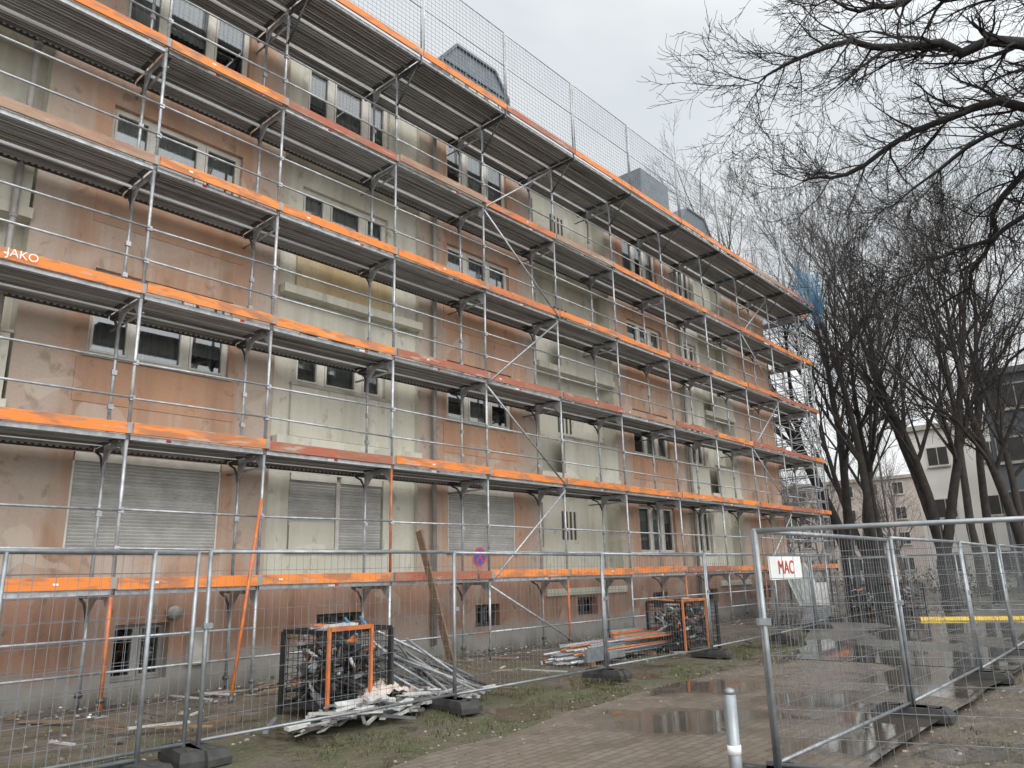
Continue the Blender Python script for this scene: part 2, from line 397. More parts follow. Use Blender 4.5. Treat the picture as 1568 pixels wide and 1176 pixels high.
walls.add([(-9,YW+1.6,-.3),(28.8,YW+1.6,-.3),(28.8,YW+1.6,ZT),(-9,YW+1.6,ZT)],[(0,1,2,3)],M['dark'])
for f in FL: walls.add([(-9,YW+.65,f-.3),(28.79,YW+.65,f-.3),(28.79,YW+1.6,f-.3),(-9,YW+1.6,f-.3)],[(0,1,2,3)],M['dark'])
roof=MB('roof')
roof.add([(-9.3,YW-.35,ZT-.0),(29,YW-.35,ZT),(29,16.8,ZT+2.9),(-9.3,16.8,ZT+2.9)],[(0,1,2,3)],M['roof'])
roof.add([(-9.3,22.3,ZT),(29,22.3,ZT),(29,16.8,ZT+2.9),(-9.3,16.8,ZT+2.9)],[(0,1,2,3)],M['roof'])
roof.box(-9.3,29,YW-.36,YW-.003,ZT-.15,ZT-.01,M['slab'])
roof.poly([(-9.3,YW-.42,ZT-.02),(29,YW-.42,ZT-.02)],[.07,.07],M['zinc'],8)
roof.build(B)
dm=MB('dormers')
def dormer(x0,x1,zt,y0=12.9,ch=.7,plain=False):
    y1=y0+3; zb=ZT+.2
    prof=[(x0,zb),(x1,zb),(x1,zt-ch),(x1-ch*.8,zt),(x0+ch*.8,zt),(x0,zt-ch)] if not plain else [(x0,zb),(x1,zb),(x1,zt),(x0,zt)]
    k=len(prof)
    vs=[(a,y0,b) for a,b in prof]+[(a,y1,b) for a,b in prof]
    dm.add(vs,[tuple(range(k))]+[(i,(i+1)%k,k+(i+1)%k,k+i) for i in range(k)],M['dormer'])
    if not plain:
        for i in range(1,len(prof)):
            a,b=prof[i],prof[(i+1)%k]
            dm.beam((a[0],y0-.03,a[1]),(b[0],y0-.03,b[1]),.07,.07,M['dormer'],V((0,1,0)))
        for q in range(1,6):
            xx=x0+(x1-x0)*q/6; dm.box(xx-.02,xx+.02,y0-.04,y0-.003,zb,zt-ch,M['dormer'])
        dm.box(x0,x1,y0-.05,y0-.003,zt-ch-.03,zt-ch+.03,M['dormer'])
        for q in range(3):
            xx=x0+.3+q*(x1-x0-.5)/3; dm.box(xx,xx+.6,y0-.02,y0-.004,zt-ch-1.0,zt-ch-.15,M['glasspan'])
dormer(12.1,14.8,16.0); dormer(22.2,24.2,16.2,plain=True); dormer(25.0,27.6,15.8); dormer(2,4.6,15.85)
dm.build(B)
dp=MB('downpipes')
for x in (10.55,21.5,2.6):
    dp.tube((x,YW-.12,.3),(x,YW-.12,ZT-.1),.05,M['zinc'],10)
    for z in (1.6,3.8,6.6,9.4): dp.tube((x,YW-.12,z),(x,YW-.12,z+.06),.062,M['zinc'],10)
dp.box(5.6,5.92,YW-.13,YW-.033,.42,.95,M['sill'])
dp.poly([(5.35,YW-.2,1.18),(5.35,YW-.034,1.18)],[.09,.11],M['slab'],12)
dp.build(B)
for m_ in (walls,wins,glass,shut,cur,led): m_.build(B)

# ------------------------------------------------------------------ scaffold
S=empty('facade_scaffolding')
YO=10.4; YI=11.13; YC=9.67
SX=[-6.3,-3.7,-1.13,1.44,4.01,6.03,8.53,11.0,13.5,16.03,18.7,21.25,23.8,26.4,29.2]
LV=[1.55+2.0*i for i in range(6)]
std=MB('standards'); deck=MB('deck_planks'); toe=MB('toe_boards'); rail=MB('guard_rails'); brc=MB('brackets_and_braces'); bse=MB('base_jacks'); lab=MB('labels')
def planks(x0,x1,y0,nn,z,w=.31):
    for q in range(nn):
        a=y0+q*(w+.015)
        deck.box(x0+.03,x1-.03,a,a+w,z-.02,z,M['deck'])
        for e in (a,a+w-.02): deck.box(x0+.03,x1-.03,e,e+.02,z-.065,z-.022,M['deck'])
        for e in (.28,.5,.72): deck.box(x0+.05,x1-.05,a+w*e-.014,a+w*e+.014,z-.045,z-.023,M['deck'])
        for xx in (x0+.05,x1-.11): deck.box(xx,xx+.06,a+.022,a+w-.022,z-.07,z-.023,M['steeld'])
for i,x in enumerate(SX):
    for y in (YO,YI):
        jx=U(-.012,.012)
        for l in range(-1,5):
            z0=.12 if l<0 else LV[l]-.05; z1=LV[l+1]-.05
            mt=M['steel']
            if y==YO and l==-1 and i in (4,8,10,12): mt=M['orange']
            if y==YO and l==0 and i==6: mt=M['orange']
            std.tube((x,y,z0),(x+jx,y,z1),.0242,mt,10)
            std.tube((x+jx,y,z1-.02),(x+jx,y,z1+.16),.029,M['steel'],10)
            for zz in (.5,1.0):
                if l>=0: std.box(x-.035,x+.035,y-.04,y+.02,LV[l]+zz-.035,LV[l]+zz+.035,M['steel'])
        bse.tube((x,y,0.03),(x,y,.3),.018,M['steeld'],8); bse.box(x-.075,x+.075,y-.075,y+.075,.04,.05,M['steel'])
        bse.tube((x,y,.2),(x,y,.25),.05,M['steeld'],6)
    bse.box(x-.12,x+.12,YO-.35,YI+.2,.0,.038,M['wood'])
    for l,z in enumerate(LV):
        brc.beam((x,YO,z-.10),(x,YI,z-.10),.04,.06,M['steel'])
        for (ya,yb2) in ((YO,YO+.22),(YI,YI-.22)):
            brc.add([(x-.012,ya,z-.13),(x-.012,yb2,z-.13),(x-.012,ya,z-.36),(x+.012,ya,z-.13),(x+.012,yb2,z-.13),(x+.012,ya,z-.36)],[(0,1,2),(3,5,4),(0,2,5,3),(1,4,5,2)],M['steel'])
        brc.beam((x,YI,z-.09),(x,YI+.33,z-.09),.04,.05,M['steeld'])
        cp=[(x,YI+.02,z-.42),(x,YI+.06,z-.30),(x,YI+.15,z-.18),(x,YI+.30,z-.12)]
        brc.poly(cp,[.02]*4,M['steeld'],6)
        if l>0 and (i+l)%2==0: brc.tube((x+.06,YO+.05,z-.25),(x+.06,YW+.0,z-.25),.02,M['steel'],6)
    z=LV[5]
    brc.beam((x,YO,z-.10),(x,YC-.02,z-.10),.045,.06,M['steeld'])
    brc.tube((x,YO,z-.75),(x,YC+.12,z-.12),.02,M['steeld'],6)
    std.tube((x,YC,z-.14),(x,YC,z+2.0),.022,M['steel'],8)
    std.tube((x,YI,z-.05),(x,YI,z+.1),.024,M['steel'],8)
for i in range(len(SX)-1):
    x0,x1=SX[i],SX[i+1]
    for l,z in enumerate(LV):
        planks(x0,x1,YO+.04,2,z); 
        if l!=0: planks(x0,x1,YI+.03,1,z,.27)
        if l in (1,2,3,4) and i<11:
            deck.box(x0+.04,x1-.04,YI+.305,YI+.33,z-.11,z-.02,M['steeld'])
            nd=int((x1-x0-.1)/.085)
            for q in range(nd):
                xx=x0+.08+q*.085; deck.box(xx,xx+.042,YI+.297,YI+.303,z-.085,z-.045,M['sill'])
        yy=YO-.05
        if l<5:
            b=U(-.012,.012); sh=.035*(i%2); tl=U(-.012,.012)
            xa,xb=(x0-.02 if i%2 else x0+.03),x1+.03; ya,yb_=yy-.05+sh,yy-.02+sh
            toe.add([(xa,ya,z+b),(xb,ya,z+b+tl),(xb,yb_,z+b+tl),(xa,yb_,z+b),(xa,ya,z+.15+b),(xb,ya,z+.15+b+tl),(xb,yb_,z+.15+b+tl),(xa,yb_,z+.15+b)],
               [(0,3,2,1),(4,5,6,7),(0,1,5,4),(1,2,6,5),(2,3,7,6),(3,0,4,7)],M['toe'])
            lab.box(xb-.07,xb+.003,ya-.004,ya-.001,z+b+tl+.005,z+.145+b+tl,M['zinc'])
            deck.box(x0+.03,x1-.03,YO-.02,YO+.035,z-.07,z-.005,M['steel'])
            for zz in (.5,1.0):
                dz=U(-.012,.012); rail.tube((x0,YO-.03,z+zz+dz),(x1,YO-.03,z+zz-dz),.0175,M['steel'],8)
            if R()<.6:
                xx=U(x0+.3,x1-.5); lab.box(xx,xx+.06,ya-.003,ya-.001,z+.06,z+.085,M['signwhite'])
            if R()<.8:
                xx=U(x0+.3,x1-.5); lab.box(xx,xx+.12,YO-.023,YO-.0215,z-.055,z-.02,M['signwhite']); lab.box(xx+.12,xx+.19,YO-.023,YO-.0215,z-.055,z-.02,M['red'])
    z=LV[5]
    planks(x0,x1,YC+.05,2,z)
    toe.box(x0+.02,x1-.01,YC-.06,YC-.03,z+.01,z+.16,M['toe'])
    deck.box(x0+.03,x1-.03,YC+.0,YC+.04,z-.07,z-.005,M['steel'])
def diag(i,l,flip,y=YO-.06):
    za=LV[l]-.05 if l>=0 else .2; zb=LV[l+1]-.15
    a,b=(SX[i],SX[i+1]) if not flip else (SX[i+1],SX[i])
    brc.tube((a+.03,y,za),(b-.03,y,zb),.021,M['steel'],8)
for l in range(0,5): diag(7,l,l%2==1)
diag(7,-1,True)
for l in range(0,5): diag(12,l,l%2==1)
for l in range(0,5): diag(2,l,l%2==0)
for i in range(3,len(SX)-1):
    brc.tube((SX[i],YO,.55),(SX[i+1],YO,.55),.018,M['steel'],6)
    if i in (3,4,9,10,11,12,13): brc.tube((SX[i],YO,.95),(SX[i+1],YO,.95),.018,M['steel'],6)
GX=(29.55,30.25); GY=[10.4,12.9,15.4,17.9,20.4,22.8]
for y in GY:
    for x in GX:
        std.tube((x,y,.05),(x,y,LV[5]+.2),.024,M['steel'],8)
    for z in LV: brc.beam((GX[0],y,z-.1),(GX[1],y,z-.1),.04,.06,M['steel'])
for j in range(len(GY)-1):
    for l,z in enumerate(LV):
        if l<5:
            toe.box(GX[1]+.03,GX[1]+.06,GY[j],GY[j+1]-.01,z,z+.15,M['toe'])
        for x in GX:
            for zz in (.5,1.0,1.5):
                if l<5: rail.tube((x,GY[j],z+zz),(x,GY[j+1],z+zz),.0185,M['steel'],6)
        for q in range(2): deck.box(GX[0]+.03+q*.33,GX[0]+.34+q*.33,GY[j]+.03,GY[j+1]-.03,z-.06,z,M['deck'])
        if l<5: brc.tube((GX[1]+.04,GY[j] if l%2 else GY[j+1],z),(GX[1]+.04,GY[j+1] if l%2 else GY[j],z+1.9),.02,M['steel'],6)
for l,z in enumerate(LV):
    toe.box(29.24,30.3,YO-.09,YO-.06,z,z+.15,M['toe'])
    planks(29.2,30.25,YO+.04,2,z)
    for zz in (.5,1.0): 
        if l<5: rail.tube((29.2,YO-.03,z+zz),(30.25,YO-.03,z+zz),.0185,M['steel'],6)
for x in (30.9,31.5):
    for y in (10.9,12.4,14.2): std.tube((x,y,.05),(x,y,9.5),.024,M['steel'],8)
for z in [.6+.5*k for k in range(18)]:
    rail.tube((30.9,10.9,z),(31.5,10.9,z),.016,M['steel'],6); 
    if int(z*2)%2: rail.tube((31.5,10.9,z),(31.5,14.2,z),.018,M['steel'],6); rail.tube((30.9,10.9,z),(30.9,14.2,z),.018,M['steel'],6)
for q in range(4): brc.tube((31.5,10.9 if q%2 else 14.2,1+q*2),(31.5,14.2 if q%2 else 10.9,3+q*2),.02,M['steel'],6)
net=MB('guard_mesh'); z0=LV[5]+.12; z1=LV[5]+2.0
for i in range(len(SX)-1):
    a,b=SX[i]+.03,SX[i+1]-.03; yy=YC-.03+U(-.02,.01)
    for (p_,q_) in (((a,yy,z0),(b,yy,z0)),((a,yy,z1),(b,yy,z1)),((a,yy,z0+1),(b,yy,z0+1)),((a,yy,z0),(a,yy,z1)),((b,yy,z0),(b,yy,z1))): net.tube(p_,q_,.013,M['steel'],6)
    k=int((b-a)/.1)
    for q in range(1,k):
        xx=a+(b-a)*q/k; net.poly([(xx,yy,z0),(xx+U(-.01,.01),yy+U(-.01,.01),z1)],[.0036]*2,M['net'],3)
    for q in range(1,19):
        zz=z0+(z1-z0)*q/19; net.poly([(a,yy,zz),(b,yy,zz)],[.0036]*2,M['net'],3)
net.build(S)
bn=MB('blue_netting')
def bnet(P,Q,h0,h1):
    P=V(P);Q=V(Q);L=(Q-P).length; k=int(L/.09)
    for q in range(k+1):
        c=P.lerp(Q,q/k); w=.08*math.sin(q*.5); hh=h1+.35*noise.noise(V((q*.15,0,0))); bn.poly([c+V((0,w,h0)),c+V((w*.5,-w,(h0+h1)/2)),c+V((0,w,hh))],[.006]*3,M['bluenet'],3)
    for q in range(int((h1-h0)/.09)):
        zz=h0+.09*q; bn.poly([P+V((0,0,zz)),Q+V((0,0,zz))],[.006]*2,M['bluenet'],3)
bnet((27.6,YC-.08,0),(30.2,YC-.08,0),LV[5]-.1,LV[5]+1.5)
bnet((30.2,YC-.08,0),(30.4,13,0),LV[5]-.3,LV[5]+1.9)
bn.build(S)
for m_ in (std,deck,rail,brc,bse,lab): m_.build(S)
toe.build(S,.004)
def text(body,size,loc,rot,mat,name,parent):
    cu=bpy.data.curves.new(name,'FONT'); cu.body=body; cu.size=size; cu.extrude=.001; cu.align_x='CENTER'; cu.align_y='CENTER'
    o=bpy.data.objects.new(name,cu); scene.collection.objects.link(o); o.location=loc; o.rotation_euler=rot; cu.materials.append(mat); o.parent=parent; return o
text('JAKO',.15,(2.50,YO-.104,LV[2]+.075),(math.pi/2,0,0),M['signwhite'],'board_lettering',S)

lb=MB('leaning_orange_tube'); lb.tube((5.4,9.8,.07),(5.98,10.32,2.8),.024,M['orange'],10); lb.tube((5.39,9.79,.04),(5.415,9.815,.16),.03,M['steeld'],10); lb.build()
lb=MB('leaning_plank'); lb.beam((9.35,9.7,.05),(9.07,10.28,2.4),.15,.04,M['wood'],V((1,0,0))); lb.build(None,.006)
sg=MB('no_stopping_sign')
def disc(mb,x,y,z,r,mat,n=28): mb.add([(x+r*math.cos(2*math.pi*k/n),y,z+r*math.sin(2*math.pi*k/n)) for k in range(n)],[tuple(range(n))],mat)
sx_,sz_=10.6,1.95
disc(sg,sx_,YO-.135,sz_,.18,M['red']); disc(sg,sx_,YO-.138,sz_,.145,M['blue']); sg.beam((sx_-.1,YO-.141,sz_+.1),(sx_+.1,YO-.141,sz_-.1),.003,.03,M['red'],V((1,0,1)))
sg.beam((sx_-.1,YO-.144,sz_-.1),(sx_+.1,YO-.144,sz_+.1),.003,.03,M['red'],V((1,0,1))); sg.tube((sx_,YO-.11,1.5),(sx_,YO-.11,2.12),.02,M['steel'],8)
sg.poly([(sx_,YO-.13,sz_),(sx_,YO-.122,sz_)],[.182,.182],M['zinc'],28)
sg.build()

# ------------------------------------------------------------------ fences
def fence(p0,p1,h=1.9,extra=(),foot=True,skew=0):
    P=V((p0[0],p0[1],0));Q=V((p1[0],p1[1],0)); L=(Q-P).length; d=(Q-P).normalized(); ang=math.atan2(d.y,d.x)
    mb=MB('mobile_fence_panel'); mb.M=Matrix.Translation(P)@Matrix.Rotation(ang,4,'Z')@Matrix.Rotation(skew+U(-.012,.012),4,'X')@Matrix.Rotation(U(-.006,.006),4,'Y')
    zb=.2; s=M['fsteel']; r=.0205
    for x in (0,L): mb.tube((x,0,.04),(x,0,h),r,s,12)
    mb.tube((0,0,h-.01),(L,0,h-.01),r*.95,s,12); mb.tube((0,0,zb),(L,0,zb),r*.8,s,10)
    for x in extra: mb.tube((x,0,zb),(x,0,h),r*.9,s,10)
    k=int(L/.085)
    for q in range(1,k): mb.poly([(L*q/k,.012,zb),(L*q/k+U(-.006,.006),.012+U(-.01,.01),(zb+h)/2),(L*q/k+U(-.004,.004),.012,h)],[.0021]*3,M['wire'],4)
    k=9
    for q in range(1,k): mb.poly([(0,.016,zb+(h-zb)*q/k),(L*.5,.016+U(-.02,.02),zb+(h-zb)*q/k-U(0,.012)),(L,.016,zb+(h-zb)*q/k)],[.0024]*3,M['wire'],4)
    mb.box(-.035,.05,-.03,.03,h*.62,h*.62+.05,s)
    ob=mb.build()
    if foot:
        fm=MB('foot')
        for x in (0,L):
            fm.M=Matrix.Translation(P+d*x)@Matrix.Rotation(ang+math.pi/2+U(-.25,.25),4,'Z')
            vs=[]; 
            for (hx,hy,z) in ((.36,.12,0),(.36,.12,.06),(.30,.10,.13)):
                vs+=[(-hx,-hy,z),(hx,-hy,z),(hx,hy,z),(-hx,hy,z)]
            fs=[(3,2,1,0),(8,9,10,11)]
            for b in (0,4):
                for i in range(4): fs.append((b+i,b+(i+1)%4,b+4+(i+1)%4,b+4+i))
            fm.add([(x_,y_,z_+.03) for x_,y_,z_ in vs],fs,M['rubber'])
            for hx in (-.2,.2): fm.box(hx-.04,hx+.04,-.03,.03,.16,.166,M['steeld'])
        fm.build(ob,.012)
    return ob
fence((-4.1,6.95),(-.52,6.9)); fence((-.5,6.9),(3.0,6.92),1.9,(2.35,)); fence((.05,7.15),(3.53,7.2)); fence((3.65,7.15),(6.82,7.05)); fence((6.85,7.1),(10.1,7.12)); fence((10.13,7.1),(13.5,7.1)); fence((13.55,7.1),(16.95,7.2)); fence((17.0,7.25),(20.3,7.6)); fence((20.4,7.7),(23.6,8.4))
YB=2.55
fence((5.8,2.6),(9.12,2.55)); fence((9.15,2.52),(12.4,2.52)); fence((12.45,2.5),(15.7,2.6)); fence((15.75,2.6),(19.1,2.7)); fence((19.15,2.7),(22.5,2.6)); fence((22.55,2.6),(24.2,.2))
fence((5.78,2.57),(7.05,-.75))
fence((28.5,9.3),(30.2,6.3)); fence((30.2,6.3),(31.5,3.2)); fence((31.5,3.2),(32.3,0)); fence((27.0,7.0),(28.0,3.8)); fence((33.0,12.5),(34,9.4))
ms=MB('site_sign'); ms.box(5.86,6.5,YB-.03,YB-.022,1.51,1.69,M['signwhite']); mo=ms.build()
text('MAC',.15,(6.18,YB-.034,1.60),(math.pi/2,0,0),M['red'],'lettering',mo)

bo_=MB('short_steel_post'); bo_.M=Matrix.Translation((4.3,2.17,0))
bo_.tube((0,0,0),(0,0,.9),.036,M['fsteel'],16); bo_.poly([(0,0,.9),(0,0,.925),(0,0,.935)],[.036,.03,.012],M['fsteel'],16); bo_.tube((0,0,.58),(0,0,.63),.0385,M['signwhite'],16); bo_.tube((0,0,.45),(0,0,.47),.039,M['steeld'],16)
bo_.build()

# ------------------------------------------------------------------ wire crates
def crate(x,y,rot,sx=1.2,sy=.85,h=.95,fill=60,name='wire_mesh_crate'):
    mb=MB(name); mb.M=Matrix.Translation((x,y,.04))@Matrix.Rotation(rot,4,'Z'); s=M['black']
    for a in (-sx/2,sx/2):
        for b in (-sy/2,sy/2): mb.beam((a,b,0),(a,b,h),.055,.055,s); 
    for z in (.12,h):
        for b in (-sy/2,sy/2): mb.beam((-sx/2,b,z),(sx/2,b,z),.04,.05,s)
        for a in (-sx/2,sx/2): mb.beam((a,-sy/2,z),(a,sy/2,z),.04,.05,s)
    mb.box(-sx/2,sx/2,-sy/2,sy/2,.10,.115,M['steeld'])
    for q in range(1,13):
        a=-sx/2+sx*q/13
        for b in (-sy/2,sy/2): mb.poly([(a,b,.12),(a,b,h)],[.0035]*2,s,4)
    for q in range(1,9):
        b=-sy/2+sy*q/9
        for a in (-sx/2,sx/2): mb.poly([(a,b,.12),(a,b,h)],[.0035]*2,s,4)
    for q in range(1,10):
        z=.12+(h-.12)*q/10
        for b in (-sy/2,sy/2): mb.poly([(-sx/2,b,z),(sx/2,b,z)],[.0035]*2,s,4)
        for a in (-sx/2,sx/2): mb.poly([(a,-sy/2,z),(a,sy/2,z)],[.0035]*2,s,4)
    for q in range(fill):
        c=V((U(-sx*.4,sx*.4),U(-sy*.4,sy*.4),U(.15,h*.86))); dd=V((U(-1,1),U(-1,1),U(-.7,.7))).normalized()*U(.06,.22)
        m_=random.choice([M['black']]*8+[M['steeld']]*5+[M['steel']]*2+[M['orange'],M['white']])
        if R()<.5: mb.tube(c-dd,c+dd,.022,m_,8)
        else: mb.beam(c-dd*.6,c+dd*.6,U(.04,.10),U(.02,.06),m_)
    if fill>100:
        for q in range(6):
            c=V((U(-sx*.3,sx*.3),U(-sy*.4,sy*.4),h+U(-.06,.05))); dd=V((U(.5,1),U(-.4,.4),U(-.08,.08))).normalized()*U(.2,.42)
            mb.beam(c-dd,c+dd,.06,.03,random.choice([M['orange'],M['orange'],M['steel'],M['white']]))
        for a in (-sx/2-.04,sx*.12): mb.beam((a,-sy/2-.05,0),(a,-sy/2-.05,h+.06),.035,.035,M['orange'])
        mb.beam((-sx/2-.04,-sy/2-.05,h+.04),(sx*.12,-sy/2-.05,h+.04),.035,.05,M['orange'])
    return mb.build()
crate(5.95,8.25,.08,1.0,.85,fill=170); crate(14.3,8.1,-.1,fill=150); crate(26.2,8.3,.2); crate(28.0,7.6,-.3)
pl=MB('pipe_pile')
for q in range(20):
    x=U(6.6,7.1); pl.tube((x,8.45+U(-.3,.3),.7+U(-.35,.10)),(x+U(.3,1.05),7.75+U(-.45,.35),.06+U(0,.08)),.019,random.choice([M['steel'],M['zinc'],M['steeld'],M['wire'],M['fsteel']]),8)
pl.tube((6.6,8.6,1.0),(8.6,8.5,.12),.022,M['steel'],8)
for x_ in (6.2,6.45): pl.tube((x_,8.2,.9),(x_+.1,8.6,1.1),.02,M['bluenet'],6)
pl.build()
st=MB('plastic_strip_pile')
for q in range(130):
    a=U(0,1)**.8; c=V((4.75+a*2.9+U(-.15,.15),7.4+a*.35+U(-.28,.28),.05+U(0,.22)*(1-abs(a-.5)*1.2))); an=random.gauss(.35,.7); L=U(.2,.85)
    dd=V((math.cos(an),math.sin(an),U(-.14,.14)))*L/2
    st.beam(c-dd,c+dd,U(.03,.09),U(.006,.04),random.choice([M['white'],M['white'],M['shutter'],M['shutter'],M['wire'],M['zinc'],M['steel'],M['steeld']]),V((U(-.6,.6),U(-.6,.6),1)))
vs=[];K=10
for j in range(K):
    for i in range(K): vs.append((6.0+i*.07+.03*math.sin(j),7.55+j*.05,.16+.20*abs(noise.noise(V((i*.7,j*.7,1))))+.10*math.sin(math.pi*i/9)))
st.add(vs,[(j*K+i,j*K+i+1,(j+1)*K+i+1,(j+1)*K+i) for j in range(K-1) for i in range(K-1)],M['bp'])
st.build()
rp_=MB('guard_rail_stack')
for q in range(46):
    lay=q//9; y=8.35+(q%9)*.09+U(-.03,.03); x0=10.9+U(-.35,.35)+lay*.15; z=.09+lay*.055
    m_=random.choice([M['steel'],M['steel'],M['fsteel'],M['orange'],M['wire'],M['zinc']])
    rp_.tube((x0,y,z),(x0+U(2.2,3.1),y+U(-.25,.1),z+U(-.01,.03)),.021,m_,8)
for q in range(6):
    x0=12.2+q*.16; rp_.beam((x0,8.35+q*.13,.36+q*.02),(x0+1.5+U(-.3,.3),8.1+q*.13,.38+q*.02),.06,.03,[M['orange'],M['steel'],M['toe'],M['wood'],M['orange'],M['steel']][q])
for x in (11.3,13.3): rp_.beam((x,8.2,.05),(x,9.2,.05),.1,.07,M['wood'])
for x in (11.2,11.9): rp_.box(x,x+.5,8.28,8.33,.08,.3,M['fsteel'])
rp_.build()
gp=MB('leaning_panel_stack')
for q in range(7):
    x=23.6+q*.16; gp.add([(x,9.2,.15),(x+1.3,9.2,.15),(x+1.25,9.85,1.75),(x+.05,9.85,1.75)],[(0,1,2,3)],M['white'] if q%2 else M['glasspan'])
for x in (23.4,24.4,25.6): gp.beam((x,9.1,.1),(x,10,.1),.1,.1,M['wood']); gp.beam((x,9.9,.1),(x,9.9,1.8),.06,.06,M['wood'])
gp.box(24.9,26.1,9.3,9.9,.1,1.1,M['white'])
gp.build(None,.005)
gs=MB('steel_grate_stack')
for q in range(8):
    z=.09+q*.05; ox=U(-.15,.15)
    for w in range(9): gs.beam((21.6+ox,8.5+w*.13,z),(24.0+ox,8.5+w*.13,z),.03,.03,M['steel'])
    for w in range(6): gs.beam((21.7+ox+w*.45,8.45,z+.024),(21.7+ox+w*.45,9.6,z+.024),.03,.018,M['wood'] if w%3==0 else M['steel'])
gs.build()
cr=MB('cable_ramp')
P=V((24.2,6.2,.075));Q=V((26.6,1.2,.075)); k=9
for q in range(k):
    a=P.lerp(Q,q/k);b=P.lerp(Q,(q+.97)/k); d=(b-a).normalized(); s_=d.cross(V((0,0,1)))
    vs=[a-s_*.22,a-s_*.1+V((0,0,.08)),a+s_*.1+V((0,0,.08)),a+s_*.22,b-s_*.22,b-s_*.1+V((0,0,.08)),b+s_*.1+V((0,0,.08)),b+s_*.22]
    cr.add(vs,[(0,1,5,4),(1,2,6,5),(2,3,7,6),(0,3,2,1),(4,5,6,7)],M['yellow'])
cr.build()

# ------------------------------------------------------------------ litter, grass, rubble
ru=MB('rubble')
def pebble(x,y,z,s,mat):
    vs=[(x+s*U(.6,1)*a,y+s*U(.6,1)*b,z+s*.7*U(.6,1)*c) for a,b,c in ((-1,-1,-.5),(1,-1,-.5),(1,1,-.5),(-1,1,-.5),(-.6,-.6,.7),(.6,-.6,.7),(.6,.6,.7),(-.6,.6,.7))]
    ru.add(vs,[(0,3,2,1),(4,5,6,7),(0,1,5,4),(1,2,6,5),(2,3,7,6),(3,0,4,7)],mat)
for q in range(2600):
    x=U(-2,26); y=YW-.05-abs(random.gauss(0,.9))
    if R()<.25: y=U(7.3,11)
    if noise.noise(V((x*.8,y*.8,2)))<-.15 and R()<.8: continue
    pebble(x,y,.05+.05*min(1,max(0,(y-8)/3)),U(.006,.028)*(2.2 if R()<.04 else 1),M['stone'] if R()<.95 else M['white'])
for q in range(80):
    x=U(0,16); y=U(7.4,11); a=U(0,3.1); L=U(.06,.40)
    ru.beam((x-L*math.cos(a),y-L*math.sin(a),.10),(x+L*math.cos(a),y+L*math.sin(a),.11),U(.02,.07),.02,random.choice([M['wood'],M['wood'],M['stone'],M['shutter'],M['steeld']]))
for q in range(900): 
    pebble(U(5,16),U(-1.5,2.2),.05,U(.006,.022),M['stone'])
for q in range(450):
    x=U(2,15); y=random.gauss(edge(x)+.1,.35)
    pebble(x,y,.07,U(.005,.016),M['stone'])
ru.build()
gr=MB('grass')
for q in range(40000):
    rr=R()
    if rr<.62: x=U(0,22); y=random.gauss(6.6,.6)
    elif rr<.85: x=U(1,24); y=U(7,11)
    else: x=U(7,22); y=U(-3,2.2)
    if 2.2<y<edge(x)-.10*R(): continue
    if noise.noise(V((x*.9,y*.9,9)))+ .5*noise.noise(V((x*4,y*4,2)))<(.02 if y<7.3 and y>5 else .08): continue
    h=U(.012,.045)*(2 if R()<.04 else 1); a=U(0,6.28); w=.004+h*.07; z=.02+.05*min(1,max(0,(y-8)/3))
    dx,dy=math.cos(a)*w,math.sin(a)*w; tx,ty=U(-.6,.6)*h,U(-.6,.6)*h
    gr.add([(x-dx,y-dy,z),(x+dx,y+dy,z),(x+tx,y+ty,z+h)],[(0,1,2)],M['grassb'])
gr.build()

# ------------------------------------------------------------------ trees
def rv(): return V((random.gauss(0,1),random.gauss(0,1),random.gauss(0,1)))
def grow(mb,p,d,L,r,lv,mx,mat,wig=.12,trop=.08,ang=(.45,.9),kids=(2,3),start=1,rmin=.004,drop=.25):
    n={0:9,1:6,2:5}.get(lv,4); pts=[p.copy()]; rad=[r]; dirs=[d.copy()]
    for i in range(n):
        d=(d+rv()*wig+V((0,0,trop))).normalized(); p=p+d*(L/n); pts.append(p.copy()); dirs.append(d.copy()); rad.append(max(r*(1-.75*(i+1)/n),rmin*.7))
    mb.poly(pts,rad,mat,8 if r>.12 else 6 if r>.05 else 4 if r>.018 else 3,False)
    if lv>=mx: return
    for i in range(start if lv==0 else 1,n+1):
        c=random.choice(kids)
        if i==n: c=max(c,2)
        for q in range(c):
            if R()<drop: continue
            ax=dirs[i].cross(rv()).normalized(); a=U(*ang)*(.6 if i==n else 1); nd=(Matrix.Rotation(a,3,ax)@dirs[i]).normalized()
            grow(mb,pts[i],nd,L*U(.40,.66)*(1-.25*i/n),max(rad[i]*U(.5,.72),rmin),lv+1,mx,mat,wig*1.15,trop,ang,kids,1,rmin,drop)
def tree_mesh(seed,H,r0,stems,mat,start=3,mx=4):
    random.seed(seed); mb=MB('bare_tree'); 
    base=V((0,0,-.1)); top=V((U(-.15,.15),U(-.15,.15),H*.10))
    mb.poly([base,V((0,0,.25)),top,top+V((0,0,.4))],[r0*1.5,r0*1.1,r0,r0*.6],mat,10,False)
    for (dx,dy,hs,rs) in stems:
        grow(mb,top,V((dx,dy,1)).normalized(),H*hs,r0*rs,0,mx,mat,.05,.035,(.35,.75),(1,1,2),start,.007,.15)
    return mb
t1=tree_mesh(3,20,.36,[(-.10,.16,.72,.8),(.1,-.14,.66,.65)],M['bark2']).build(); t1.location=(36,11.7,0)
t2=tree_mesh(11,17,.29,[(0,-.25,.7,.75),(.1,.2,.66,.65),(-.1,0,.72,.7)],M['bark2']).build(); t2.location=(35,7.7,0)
t3=tree_mesh(19,16,.20,[(0,.02,.8,1)],M['bark2'],3).build(); t3.location=(34,9.9,0)
